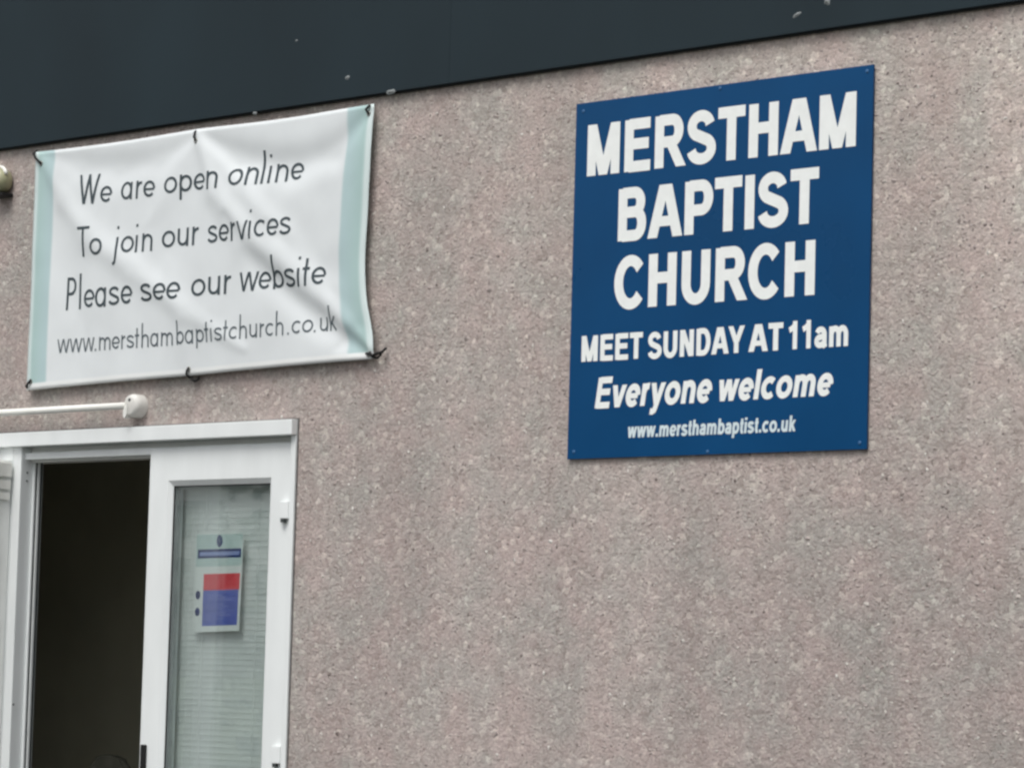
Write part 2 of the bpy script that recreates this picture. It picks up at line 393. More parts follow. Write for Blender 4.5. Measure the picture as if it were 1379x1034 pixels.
bm = bmesh.new(); box(bm, DX1 + .0004, DX1 + .0065, -.004, -.0003, .02, zt - .001); from_bm('sealant', bm, M_SEALANT, DF)
bm = bmesh.new(); box(bm, DX0, DX1 + .0065, -.004, -.0003, zt + .0004, zt + .006); from_bm('sealant', bm, M_SEALANT, DF)
for (px, py) in ((28.5, 637), (28.5, 648)):
    c = W(px, py, 0.035); c.x = XO
    bm = bmesh.new(); bmesh.ops.create_icosphere(bm, subdivisions=2, radius=.0045, matrix=Matrix.Translation((XO, 0.018 + .005, c.z)))
    from_bm('screw', bm, M_SEAL, DF, True)
bm = bmesh.new(); bmesh.ops.create_icosphere(bm, subdivisions=2, radius=.0045, matrix=Matrix.Translation(W(18, 948, FF)))
from_bm('screw', bm, M_SEAL, DF, True)
# fixed side light left of the open leaf
XS = XO - .056
bm = bmesh.new(); ring(bm, DX0 + .001, XS, .02, zt - TW - .001, [(0, FF), (.06, FF), (.075, .0), (.075, .05), (0, .05)])
SLT = from_bm('side_light_frame', bm, M_UPVC, DF)

def glass_mat():
    m = bpy.data.materials.new('clear_glass'); m.use_nodes = True
    n = m.node_tree; n.nodes.remove(n.nodes['Principled BSDF']); out = n.nodes['Material Output']
    t = n.nodes.new('ShaderNodeBsdfTransparent'); t.inputs[0].default_value = (.966, .980, .977, 1)
    g = n.nodes.new('ShaderNodeBsdfGlossy'); g.inputs['Roughness'].default_value = 0.01
    f = n.nodes.new('ShaderNodeFresnel'); 
    ge = n.nodes.new('ShaderNodeNewGeometry'); io = n.nodes.new('ShaderNodeMapRange')   # the thin pane does not bend the ray, so the index is turned over on its back faces
    io.inputs[3].default_value = 1.72; io.inputs[4].default_value = 1 / 1.72
    n.links.new(ge.outputs['Backfacing'], io.inputs[0]); n.links.new(io.outputs[0], f.inputs['IOR'])
    nb = n.nodes.new('ShaderNodeTexNoise'); nb.inputs['Scale'].default_value = 2.5
    bp = n.nodes.new('ShaderNodeBump'); bp.inputs['Distance'].default_value = 0.0012; bp.inputs['Strength'].default_value = .5
    n.links.new(nb.outputs[0], bp.inputs['Height']); n.links.new(bp.outputs[0], g.inputs['Normal'])
    mx = n.nodes.new('ShaderNodeMixShader'); n.links.new(f.outputs[0], mx.inputs[0])
    n.links.new(t.outputs[0], mx.inputs[1]); n.links.new(g.outputs[0], mx.inputs[2]); n.links.new(mx.outputs[0], out.inputs[0])
    return m
M_GLASS = glass_mat()
bm = bmesh.new(); box(bm, DX0 + .07, XS - .07, .02, .024, .09, zt - TW - .07); from_bm('glass_pane', bm, M_GLASS, DF)

# closed right leaf
LX0 = W(195, 800, LF).x; LX1 = XJ - .003
LZ1 = zt - TW - .026; LZ0 = .024
gx0 = W(225, 800, LF).x; gx1 = W(359, 700, LF).x; gz1 = W(300, 652, LF).z
print('leaf', LX0, LX1, gx0, gx1, LZ1, gz1)
LFR = bpy.data.objects
def leaf_mesh(name, x0, x1, z0, z1, ix0, ix1, iz0, iz1, y, th, m, parent):
    """mitred hollow leaf: flat face, sloping glazing bead, square back"""
    prof = [(0.0, y + .004), (.04, y), (.86, y), (1.0, y + .014), (1.0, y + th), (0.0, y + th)]
    bm = bmesh.new(); loops = []
    for f, yy in prof:
        a = x0 + (ix0 - x0) * f; b = x1 + (ix1 - x1) * f; c = z0 + (iz0 - z0) * f; d = z1 + (iz1 - z1) * f
        loops.append([bm.verts.new(p) for p in ((a, yy, c), (b, yy, c), (b, yy, d), (a, yy, d))])
    for i in range(len(loops)):
        A, C_ = loops[i], loops[(i + 1) % len(loops)]
        for k in range(4): bm.faces.new((A[k], A[(k + 1) % 4], C_[(k + 1) % 4], C_[k]))
    return from_bm(name, bm, m, parent)
LEAF = leaf_mesh('door_leaf', LX0, LX1, LZ0, LZ1, gx0, gx1, .30, gz1, LF, .066, M_UPVC, B)
LEAF['label'] = 'closed right door leaf with a glazed pane'
bm = bmesh.new(); box(bm, LX0 - .012, LX0 - .0005, LF + .02, LF + .06, LZ0 + .01, LZ1 - .01); from_bm('gasket', bm, M_BLACK, LEAF)
bm = bmesh.new(); ring(bm, gx0 - .0005, gx1 + .0005, .2995, gz1 + .0005, [(0, LF + .017), (.004, LF + .017), (.004, LF + .022), (0, LF + .022)]); from_bm('gasket', bm, M_BLACK, LEAF)
GY1, GY2 = LF + .024, LF + .046
bm = bmesh.new(); box(bm, gx0 + .0006, gx1 - .0006, GY1, GY1 + .004, .301, gz1 - .0006); from_bm('glass_pane', bm, M_GLASS, LEAF)
bm = bmesh.new(); box(bm, gx0 + .0006, gx1 - .0006, GY2, GY2 + .004, .301, gz1 - .0006); from_bm('glass_pane', bm, M_GLASS, LEAF)
bm = bmesh.new(); ring(bm, gx0 + .0008, gx1 - .0008, .302, gz1 - .001, [(0, GY1 + .005), (.009, GY1 + .005), (.009, GY2 - .001), (0, GY2 - .001)]); from_bm('spacer_bar', bm, M_ALU, LEAF)
for (py, zz) in ((688, 0), (1016, 0)):
    c = W(371 if py < 800 else 364, py, LF)
    bm = bmesh.new()
    box(bm, XJ - .052, XJ - .0005, LF - .017, LF - .0005, c.z - .030, c.z + .036, .004)
    h = from_bm('hinge', bm, M_UPVC, LEAF)
    bm = bmesh.new(); tube(bm, [(XJ - .034, LF - .010, c.z - .0305), (XJ - .034, LF - .010, c.z - .044)], .011, 12)
    h2 = from_bm('hinge', bm, M_SEAL, LEAF)
hc = W(192.5, 1002, LF - .01)
bm = bmesh.new(); box(bm, hc.x - .014, hc.x + .014, LF - .012, LF - .0005, hc.z - .235, hc.z, .005)
HP = from_bm('handle', bm, M_BLACK, LEAF)
bm = bmesh.new(); tube(bm, [(hc.x + .004, LF - .013, hc.z - .16), (hc.x + .004, LF - .05, hc.z - .16), (hc.x + .02, LF - .055, hc.z - .162), (hc.x + .12, LF - .055, hc.z - .166)], .009, 10)
from_bm('handle', bm, M_BLACK, LEAF, True)

# open left leaf, swung out square to the wall
OX = W(12, 800, 0).x
bm = bmesh.new()
prof_w = 1.06
def open_leaf():
    y1, y0 = FF - .004, FF - .004 - prof_w
    zz0, zz1 = .024, W(8, 619, FF - .05).z
    iy0, iy1, iz0, iz1 = y0 + .115, y1 - .115, .30, zz1 - .13
    prof = [(0.0, 0), (.86, 0), (1.0, -.014), (1.0, -.06), (0.0, -.06)]
    bm = bmesh.new(); loops = []
    for f, dx in prof:
        a = y0 + (iy0 - y0) * f; b = y1 + (iy1 - y1) * f; c = zz0 + (iz0 - zz0) * f; d = zz1 + (iz1 - zz1) * f
        loops.append([bm.verts.new(p) for p in ((OX + dx, a, c), (OX + dx, b, c), (OX + dx, b, d), (OX + dx, a, d))])
    for i in range(len(loops)):
        A, C_ = loops[i], loops[(i + 1) % len(loops)]
        for k in range(4): bm.faces.new((A[k], A[(k + 1) % 4], C_[(k + 1) % 4], C_[k]))
    o = from_bm('door_leaf', bm, M_UPVC2, B); o['label'] = 'left door leaf swung open, seen at the edge of the photo'
    bm = bmesh.new(); box(bm, OX - .034, OX - .030, iy0 + .001, iy1 - .001, iz0 + .001, iz1 - .001); from_bm('glass_pane', bm, M_GLASS, o)
    # three ribbed knuckles of the top hinge
    for k, (ya, yb) in enumerate(((622, 642), (646, 659), (662, 673))):
        za, zb = W(6, ya, FF - .05).z, W(6, yb, FF - .05).z
        bm = bmesh.new(); tube(bm, [(OX + .004, y1 - .022, zb), (OX + .004, y1 - .022, za)], .0, 8) if False else box(bm, OX + .0005, OX + .020 - .004 * k, y1 - .16, y1 - .01, zb, za, .005)
        from_bm('hinge', bm, M_RAIL, o)
    return o
open_leaf()

# ------------------------------------------------------------------ inside: blind, chair
BL = thing('venetian_blind', 'pale venetian blind with narrow slats hanging behind the door glass', 'blind', (gx0 + .3, LF + .078, gz1 + .02))
by = LF + .078
bm = bmesh.new(); box(bm, gx0 - .012, gx1 + .05, by - .015, by + .02, gz1 - .0, gz1 + .035, .002); from_bm('head_rail', bm, M_BLIND, BL)
bm = bmesh.new(); z = gz1 - .02
random.seed(9)
while z > .32:
    t = rad(88 + random.uniform(-.8, .8)); hw = .0125; n = 4; prev = None
    for k in range(n + 1):
        s_ = -hw + 2 * hw * k / n; bow = .0008 * (1 - (s_ / hw) ** 2)
        yy = by + s_ * math.cos(t) + bow * math.sin(t); zz = z + s_ * math.sin(t) + bow * math.cos(t)
        cur = [bm.verts.new((gx0 - .010, yy, zz)), bm.verts.new((gx1 + .047, yy, zz + random.uniform(-.0003, .0003)))]
        if prev: bm.faces.new((prev[0], prev[1], cur[1], cur[0]))
        prev = cur
    z -= .0228
o = from_bm('slats', bm, M_BLIND, BL); o.name = 'slat'; o['kind'] = 'stuff'
sm = o.modifiers.new('s', 'SOLIDIFY'); sm.thickness = .0006
bm = bmesh.new(); box(bm, gx0 - .010, gx1 + .048, by - .012, by + .012, .29, .305, .002); from_bm('bottom_rail', bm, M_BLIND, BL)
for fx in (.25, .8):
    xx = gx0 + (gx1 - gx0) * fx
    bm = bmesh.new(); tube(bm, [(xx, by - .014, gz1), (xx, by - .014, .30)], .0011, 6); from_bm('cord', bm, M_BLIND, BL)

# dark upholstered chair back seen in the doorway
cp = W(147, 1040, 1.0)
CH = thing('chair', 'dark rounded chair back in the gloom of the open doorway', 'chair', (cp.x, 1.0, .02))
zc = W(147, 1016, 1.0).z
bm = bmesh.new()
out = [(.155 * math.cos(rad(a)), .11 * math.sin(rad(a)) - .11) for a in range(0, 181, 12)] + [(-.14, -.36), (-.10, -.42), (.10, -.42), (.14, -.36)]
fr = [bm.verts.new((cp.x + x, .985, zc + z)) for x, z in out]; bk_ = [bm.verts.new((cp.x + x, 1.03, zc + z)) for x, z in out]
bm.faces.new(fr); bm.faces.new(bk_[::-1])
for i in range(len(out)): bm.faces.new((fr[i], fr[(i + 1) % len(out)], bk_[(i + 1) % len(out)], bk_[i]))
bmesh.ops.bevel(bm, geom=[e for e in bm.edges if abs(e.verts[0].co.y - e.verts[1].co.y) < 1e-4], offset=.014, segments=3, affect='EDGES')
from_bm('backrest', bm, M_CHAIR, CH)
bm = bmesh.new(); box(bm, cp.x - .20, cp.x + .20, .62, 1.02, .44, .50, .02); from_bm('seat', bm, M_CHAIR, CH)
for sx in (-1, 1):
    for yy in (.65, 1.0):
        bm = bmesh.new(); tube(bm, [(cp.x + sx * .18, yy, .0205), (cp.x + sx * .17, yy, .44)], .012, 8); from_bm('leg', bm, M_BLACK, CH)
    bm = bmesh.new(); tube(bm, [(cp.x + sx * .08, 1.0, .50), (cp.x + sx * .08, 1.0, zc - .40)], .012, 8); from_bm('upright', bm, M_BLACK, CH)

# ------------------------------------------------------------------ lettering engine
def arc(cx, cy, rx, ry, a0, a1):
    n = max(4, int(abs(a1 - a0) / 11)); return [(cx + rx * math.cos(rad(a0 + (a1 - a0) * i / n)), cy + ry * math.sin(rad(a0 + (a1 - a0) * i / n))) for i in range(n + 1)]
def P(*pts): return ('P', list(pts), 1.0)
def PA(pts, k=1.0): return ('P', list(pts), k)
def D(x0, y0, x1, y1, k=1.08): return ('D', (x0, y0, x1, y1), k)
def O(cx, cy, rx, ry): return ('O', arc(cx, cy, rx, ry, 0, 360)[:-1], 1.0)
L_ = .215
BOLD = {
 'M': (1.163, [P((.21, 0), (.21, 1)), P((.953, 0), (.953, 1)), D(.23, 1, .58, 0, .98), D(.933, 1, .582, 0, .98)]),
 'E': (.931, [P((L_, 0), (L_, 1)), P((L_, .91), (.86, .91)), P((L_, .525), (.82, .525)), P((L_, .09), (.88, .09))]),
 'R': (1.008, [P((L_, 0), (L_, 1)), PA([(L_, .91), (.60, .91)] + arc(.60, .70, .20, .21, 90, -90)[1:] + [(L_, .49)]), D(.56, .47, .88, 0, 1.1)]),
 'S': (.931, [PA(arc(.455, .715, .265, .195, 8, 232) + arc(.475, .285, .295, .195, 50, -172))]),
 'T': (.853, [P((.03, .91), (.823, .91)), P((.427, 0), (.427, 1))]),
 'H': (1.008, [P((L_, 0), (L_, 1)), P((.793, 0), (.793, 1)), P((L_, .54), (.793, .54))]),
 'A': (1.008, [D(.125, 0, .46, 1), D(.883, 0, .548, 1), PA([(.27, .305), (.74, .305)], .9)]),
 'B': (1.008, [P((L_, 0), (L_, 1)), PA([(L_, .91), (.57, .91)] + arc(.57, .725, .19, .185, 90, -90)[1:] + [(L_, .54)]), PA([(L_, .54), (.6, .54)] + arc(.6, .315, .205, .225, 90, -90)[1:] + [(L_, .09)])]),
 'P': (.931, [P((L_, 0), (L_, 1)), PA([(L_, .91), (.57, .91)] + arc(.57, .68, .21, .23, 90, -90)[1:] + [(L_, .45)])]),
 'I': (.39, [P((.195, 0), (.195, 1))]),
 'C': (1.008, [PA(arc(.53, .5, .365, .415, 38, 322))]),
 'U': (1.008, [PA([(L_, 1), (L_, .38)] + arc(.504, .38, .289, .295, 180, 360)[1:] + [(.793, 1)])]),
 'N': (1.008, [P((L_, 0), (L_, 1)), P((.793, 0), (.793, 1)), D(.235, 1, .773, 0, 1.1)]),
 'D': (1.008, [P((L_, 0), (L_, 1)), PA([(L_, .91), (.5, .91)] + arc(.5, .5, .30, .41, 90, -90)[1:] + [(L_, .09)])]),
 'Y': (.931, [D(.12, 1, .45, .40), D(.81, 1, .48, .40), P((.465, 0), (.465, .46))]),
 '1': (.777, [P((.46, 0), (.46, 1)), PA([(.47, .88), (.33, .76), (.13, .68)], .95)]),
 'a': (.777, [PA(arc(.375, .46, .215, .175, 160, 0) + [(.59, .12), (.64, 0)]), PA([(.59, .415), (.40, .375)] + arc(.33, .225, .18, .135, 90, 270) + [(.45, .10), (.59, .20)])]),
 'm': (1.242, [P((.2, 0), (.2, .72)), PA([(.2, .40)] + arc(.41, .43, .20, .205, 165, 0) + [(.61, 0)]), PA([(.61, .40)] + arc(.82, .43, .20, .205, 165, 0) + [(1.02, 0)])]),
 'n': (.853, [P((.2, 0), (.2, .72)), PA([(.2, .38)] + arc(.43, .42, .22, .215, 165, 0) + [(.65, 0)])]),
 'v': (.777, [D(.13, .72, .375, 0, 1.02), D(.65, .72, .405, 0, 1.02)]),
 'e': (.777, [PA(arc(.40, .36, .265, .275, 0, 318)), PA([(.15, .345), (.665, .345)], .8)]),
 'r': (.543, [P((.2, 0), (.2, .72)), PA(arc(.42, .42, .21, .21, 175, 78))]),
 'y': (.777, [D(.13, .72, .40, .02, 1.02), D(.65, .72, .36, -.12, 1.02), PA([(.40, -.02), (.35, -.15), (.26, -.2), (.12, -.19)], .95)]),
 'o': (.853, [O(.427, .36, .285, .275)]),
 'w': (1.086, [D(.125, .72, .31, 0, .95), D(.53, .72, .325, 0, .92), D(.555, .72, .76, 0, .92), D(.96, .72, .775, 0, .95)]),
 'l': (.39, [P((.195, 0), (.195, 1))]),
 'i': (.39, [P((.195, 0), (.195, .72)), P((.195, .83), (.195, 1))]),
 'c': (.777, [PA(arc(.42, .36, .28, .275, 45, 315))]),
 't': (.465, [PA([(.22, .93), (.22, .2), (.27, .09), (.42, .09)]), PA([(.03, .64), (.42, .64)], .85)]),
 's': (.777, [PA(arc(.375, .52, .22, .125, 10, 232) + arc(.385, .205, .245, .13, 50, -172))]),
 'h': (.853, [P((.2, 0), (.2, 1)), PA([(.2, .38)] + arc(.43, .42, .22, .215, 165, 0) + [(.65, 0)])]),
 'b': (.853, [P((.2, 0), (.2, 1)), O(.44, .36, .25, .275)]),
 'p': (.853, [P((.2, -.27), (.2, .72)), O(.44, .36, .25, .275)]),
 'k': (.777, [P((.2, 0), (.2, 1)), D(.28, .30, .62, .72), D(.38, .42, .66, 0)]),
 'u': (.853, [P((.65, 0), (.65, .72)), PA([(.2, .72)] + arc(.42, .30, .22, .215, 180, 345) + [(.65, .34)])]),
 '.': (.388, [P((.195, 0), (.195, .2))]),
}
def squash(y):                                  # thin face: small letters .6 high, tall ascenders
    return y * .6 / .72 if y <= .72 else .6 + (y - .72) * .46 / .28
LIGHT = {}
for ch, (adv, st) in BOLD.items():
    if ch.islower() or ch == '.':
        LIGHT[ch] = (adv * .88, [(k, tuple((v if i % 2 == 0 else squash(v)) if True else 0 for i, v in enumerate(p)) if k == 'D' else [(x, squash(y)) for x, y in p], q) for k, p, q in st])
LIGHT['a'] = (.75, [O(.37, .3, .25, .255), P((.62, 0), (.62, .58))])
LIGHT['t'] = (.40, [P((.2, 0), (.2, .86)), P((.05, .54), (.37, .54))])
LIGHT['i'] = (.32, [P((.16, 0), (.16, .57)), P((.16, .84), (.16, .93))])
LIGHT['j'] = (.32, [PA([(.18, .57), (.18, -.1), (.13, -.27), (.0, -.33)]), P((.18, .84), (.18, .93))])
LIGHT['l'] = (.32, [P((.16, 0), (.16, 1.08))])
LIGHT['W'] = (1.2, [D(.10, 1, .36, 0, 1.1), D(.62, 1, .38, 0, 1.1), D(.60, 1, .86, 0, 1.1), D(1.12, 1, .86, 0, 1.1)])
LIGHT['T'] = (.62, [P((-.02, .95), (.66, .95)), P((.32, 0), (.32, .95))])
LIGHT['P'] = (.72, [P((.15, 0), (.15, 1)), PA([(.15, .95), (.34, .95)] + arc(.34, .72, .24, .23, 90, -90)[1:] + [(.15, .49)])])
LIGHT['k'] = (.62, [P((.15, 0), (.15, 1.06)), PA([(.18, .27), (.52, .58)]), PA([(.27, .33), (.55, 0)])])
LIGHT['.'] = (.3, [P((.15, 0), (.15, .10))])

def stroke_quads(st, wx, wy, maxseg):
    kind, pts, q = st
    if kind == 'D':
        x0, y0, x1, y1 = pts; h = wx * q / 2; n = 4
        out = []
        for i in range(n):
            a, b = i / n, (i + 1) / n
            xa, ya, xb, yb = x0 + (x1 - x0) * a, y0 + (y1 - y0) * a, x0 + (x1 - x0) * b, y0 + (y1 - y0) * b
            out.append([(xa - h, ya), (xa + h, ya), (xb + h, yb), (xb - h, yb)])
        return out
    closed = kind == 'O'
    P2 = []
    m = len(pts)
    for i in range(m if closed else m - 1):
        a, b = pts[i], pts[(i + 1) % m]; d = math.hypot(b[0] - a[0], b[1] - a[1]); k = max(1, int(d / maxseg + .5))
        for j in range(k): P2.append((a[0] + (b[0] - a[0]) * j / k, a[1] + (b[1] - a[1]) * j / k))
    if not closed: P2.append(pts[-1])
    m = len(P2); Lf = []; Rt = []
    for i in range(m):
        p0 = P2[(i - 1) % m] if (closed or i > 0) else P2[i]; p1 = P2[(i + 1) % m] if (closed or i < m - 1) else P2[i]
        def unit(a, b):
            d = math.hypot(b[0] - a[0], b[1] - a[1]) or 1; return ((b[0] - a[0]) / d, (b[1] - a[1]) / d)
        t1 = unit(p0, P2[i]) if p0 != P2[i] else unit(P2[i], p1); t2 = unit(P2[i], p1) if p1 != P2[i] else t1
        tx, ty = t1[0] + t2[0], t1[1] + t2[1]; d = math.hypot(tx, ty) or 1; tx /= d; ty /= d
        cosv = max(.5, tx * t1[0] + ty * t1[1])
        nx, ny = -ty, tx; h = math.hypot(wx * nx, wy * ny) / 2 * q / cosv
        Lf.append((P2[i][0] + nx * h, P2[i][1] + ny * h)); Rt.append((P2[i][0] - nx * h, P2[i][1] - ny * h))
    return [[Lf[i], Rt[i], Rt[(i + 1) % m], Lf[(i + 1) % m]] for i in range(m if closed else m - 1)]

def set_text(text, font, wx, wy, mapf, y_of, m, parent, xl, xr, shear=0.0, maxseg=.25, track=0.0):
    """mapf(s, t): s runs 0..1 along the word's inked width, t in cap heights above its base line -> (X, Z)"""
    pen = 0.0; glyphs = []
    for ch in text:
        if ch == ' ': pen += .39; continue
        adv, sts = font[ch]; quads = [[(p + pen + shear * t, t) for p, t in qd] for st in sts for qd in stroke_quads(st, wx, wy, maxseg)]
        ns = [len(stroke_quads(st, wx, wy, maxseg)) for st in sts]
        glyphs.append((ch, quads, ns)); pen += adv + track
    xs = [p for _, q, _ in glyphs for qd in q for p, t in qd]; lo, hi = min(xs), max(xs)
    off = Vector((0, 0, 0)); p_ = parent
    while p_: off += p_.location; p_ = p_.parent
    for ch, quads, ns in glyphs:
        bm = bmesh.new(); k = 0
        for si, cnt in enumerate(ns):
            for qd in quads[k:k + cnt]:
                vv = []
                for p, t in qd:
                    X, Z = mapf((p - lo) / (hi - lo), t)
                    vv.append(bm.verts.new((X, y_of(X, Z) - si * .00015, Z)))
                f = bm.faces.new(vv)
            k += cnt
        bmesh.ops.remove_doubles(bm, verts=bm.verts, dist=1e-5)
        for f in bm.faces:
            f.normal_update()
            if f.normal.y > 0: f.normal_flip()
        bmesh.ops.translate(bm, verts=bm.verts, vec=-off)
        me = bpy.data.meshes.new('letter'); bm.to_mesh(me); bm.free()
        link('letter', me, m, parent)

# ------------------------------------------------------------------ blue sign
SY = -0.013
c00, c10, c11, c01 = W(763, 619, SY), W(1166, 604, SY), W(1177, 86, SY), W(777, 141, SY)
sx0, sx1 = (c00.x + c01.x) / 2, (c10.x + c11.x) / 2; sz0, sz1 = (c00.z + c10.z) / 2, (c01.z + c11.z) / 2
print('sign', sx1 - sx0, sz1 - sz0, c00, c10, c11, c01)
SG = thing('church_sign', 'large blue board with white bold lettering naming the Baptist church', 'sign', (sx0, 0, sz0))
bm = bmesh.new(); box(bm, sx0, sx1, SY, SY + .008, sz0, sz1, .0015); BD = from_bm('board', bm, M_SIGN, SG)
bm = bmesh.new(); box(bm, sx0 + .1, sx0 + .16, SY + .0085, -.0005, sz0 + .05, sz1 - .05); from_bm('batten', bm, M_SEAL, SG)
bm = bmesh.new(); box(bm, sx1 - .16, sx1 - .1, SY + .0085, -.0005, sz0 + .05, sz1 - .05); from_bm('batten', bm, M_SEAL, SG)
for (px, py) in ((970, 119), (953, 608), (1168, 96), (786, 150), (773, 608), (1158, 596)):
    bm = bmesh.new(); p = W(px, py, SY); lathe_y(bm, p.x, p.z, [(.006, SY - .0002), (.006, SY - .0018), (.003, SY - .003)], 12)
    from_bm('screw_cap', bm, mat('blue_screw_cap', lin((60, 105, 150)), .4) if 'blue_screw_cap' not in bpy.data.materials else bpy.data.materials['blue_screw_cap'], SG)
def sign_line(text, l, r, H, font=BOLD, wx=.272, wy=.212, m=M_LET, shear=0.0, track=0.0, maxseg=.4):
    """l, r = where the base line starts and ends; H = height of the capitals, both in the photograph"""
    a, b = W(l[0], l[1], SY), W(r[0], r[1], SY); cap = W(l[0], l[1] - H, SY).z - a.z
    z0, dz = a.z, b.z - a.z
    set_text(text, font, wx, wy, lambda s, t: (a.x + (b.x - a.x) * s, z0 + dz * s + cap * t), lambda X, Z: SY - .0009, m, SG, None, None, shear, maxseg, track)
sign_line('MERSTHAM', (790.5, 238), (1152.5, 197), 68.5)
sign_line('BAPTIST', (832, 325.5), (1102, 300), 70)
sign_line('CHURCH', (826.7, 417), (1097, 397), 70)
sign_line('MEET', (783, 487.3), (865.3, 482.6), 34.5)
sign_line('SUNDAY', (872.6, 483.6), (1002.7, 474.5), 35.5)
sign_line('AT', (1008, 474), (1054.5, 471.4), 36.5)
sign_line('11am', (1061.8, 470.8), (1142.2, 465.8), 38, wx=.25)
sign_line('Everyone', (801, 550), (959, 541.3), 41, shear=.2, wx=.25)
sign_line('welcome', (968.6, 540.5), (1122, 532), 40, shear=.2, wx=.25)
sign_line('www.mersthambaptist.co.uk', (845.7, 589.5), (1072, 580.5), 20.5, m=M_LET2, shear=.12, wx=.26, wy=.20)

# ------------------------------------------------------------------ banner
BY = -0.030
eL = [(48, 205), (46, 260), (43.5, 330), (41, 400), (38.5, 465), (36, 526)]
eR = [(504, 140), (500, 210), (495, 300), (491.5, 350), (493.5, 400), (500, 435), (504.5, 465), (503, 483)]
def poly(pts, t, loop=False):
    ds = [0]
    for a, b in zip(pts, pts[1:]): ds.append(ds[-1] + math.hypot(b[0] - a[0], b[1] - a[1]))
    s_ = t * ds[-1]
    for i in range(len(pts) - 1):
        if s_ <= ds[i + 1] + 1e-9:
            f = (s_ - ds[i]) / (ds[i + 1] - ds[i]); f = max(0, min(1, f))
            return (pts[i][0] + (pts[i + 1][0] - pts[i][0]) * f, pts[i][1] + (pts[i + 1][1] - pts[i][1]) * f)
    return pts[-1]
toXZ = lambda p: (W(p[0], p[1], BY).x, W(p[0], p[1], BY).z)
LEm = [toXZ(p) for p in eL]; REm = [toXZ(p) for p in eR]
def smooth_poly(pts, t):
    a = [poly(pts, max(0, min(1, t + d))) for d in (-.05, -.025, 0, .025, .05)]
    f = min(1, t / .05, (1 - t) / .05)
    mx = sum(p[0] for p in a) / 5; q = poly(pts, t); mz = sum(p[1] for p in a) / 5
    return (q[0] + (mx - q[0]) * f, q[1] + (mz - q[1]) * f)
def ridge(pts, amp, w):
    return ([toXZ(p) for p in pts], amp, w)
FOLDS = [   # (line on the cloth, height out from the wall, half width), metres
    ridge([(266, 182), (292, 255), (335, 318), (410, 378), (500, 472)], .0135, .046),
    ridge([(268, 182), (325, 250), (385, 325), (450, 395), (500, 470)], .0085, .038),
    ridge([(306, 290), (352, 362), (430, 432), (498, 476)], -.0085, .042),
    ridge([(360, 300), (430, 372), (486, 440)], -.0060, .036),
    ridge([(52, 210), (84, 268), (120, 318), (180, 362), (250, 420), (330, 470)], .0085, .042),
    ridge([(54, 212), (70, 300), (95, 380), (120, 470)], -.0050, .07),
    ridge([(60, 208), (110, 224), (160, 228), (215, 217), (262, 186)], -.0075, .045),
    ridge([(270, 184), (320, 213), (390, 226), (450, 206), (499, 150)], -.0130, .050),
    ridge([(498, 152), (478, 250), (468, 330), (486, 420), (500, 470)], .0060, .055),
    ridge([(256, 498), (246, 430), (225, 350)], .0035, .05),
    ridge([(262, 186), (240, 240), (200, 300)], .0040, .05),
    ridge([(452, 470), (478, 452), (500, 474)], -.006, .03),
]
def seg_d(px, pz, a, b):
    dx, dz = b[0] - a[0], b[1] - a[1]; L2 = dx * dx + dz * dz
    t = max(0, min(1, ((px - a[0]) * dx + (pz - a[1]) * dz) / L2))
    return math.hypot(px - a[0] - dx * t, pz - a[1] - dz * t), t
BX0, BX1 = LEm[0][0], REm[0][0]; BZ0, BZ1 = LEm[-1][1], LEm[0][1]
def relief(X, Z):
    h = 0.0
    for pts, amp, w in FOLDS:
        n = len(pts) - 1; best = 9; bt = 0
        # smooth minimum over the segments
        acc = 0.0; tt = 0.0
        for i in range(n):
            d, t = seg_d(X, Z, pts[i], pts[i + 1]); e = math.exp(-d * 60); acc += e; tt += e * (i + t) / n
        d = -math.log(acc + 1e-12) / 60; t = tt / (acc + 1e-12)
        ww = w * (.38 + .9 * math.sin(math.pi * min(1, max(0, t))) ** .7)
        h += 1.25 * amp * math.exp(-(max(d, 0) / ww) ** 2) * (.35 + .65 * math.sin(math.pi * min(1, max(0, t))))
    u = min(1, max(0, (X - BX0) / (BX1 - BX0))); v = min(1, max(0, (Z - BZ0) / (BZ1 - BZ0)))
    h += .006 * math.sin(math.pi * u) * math.sin(math.pi * v)
    h += .0045 * (noise.noise(Vector((X * 2.6, Z * 3.1, 3.3)))) + .0012 * noise.noise(Vector((X * 9, Z * 9, 8)))
    return h
_rc = {}
NU, NV = 150, 76
def b_y(X, Z): return BY - relief(X, Z)
BN = thing('banner', 'white vinyl banner with pale teal side stripes tied to the wall over the doorway', 'banner', (LEm[-1][0], 0, LEm[-1][1]))
bm = bmesh.new(); uvl = bm.loops.layers.uv.new('UVMap'); grid = []
org = BN.location.copy()
for j in range(NV + 1):
    v = j / NV; a = smooth_poly(LEm, v); b = smooth_poly(REm, v); row = []
    for i in range(NU + 1):
        u = i / NU; X = a[0] + (b[0] - a[0]) * u; Z = a[1] + (b[1] - a[1]) * u
        # top and bottom hems hang a little between the eyelets
        sag = .007 * abs(math.sin(2 * math.pi * u)) ** 1.2
        Z -= sag * (1 - v) ** 6; Z += sag * .35 * v ** 6
        row.append((bm.verts.new(Vector((X, b_y(X, Z), Z)) - org), (u, 1 - v)))
    grid.append(row)
for j in range(NV):
    for i in range(NU):
        q = [grid[j][i], grid[j][i + 1], grid[j + 1][i + 1], grid[j + 1][i]]
        f = bm.faces.new([x[0] for x in q][::-1]); f.smooth = True
        for l, x in zip(f.loops, q[::-1]): l[uvl].uv = x[1]
bm.normal_update()
me = bpy.data.meshes.new('cloth'); bm.to_mesh(me); bm.free()
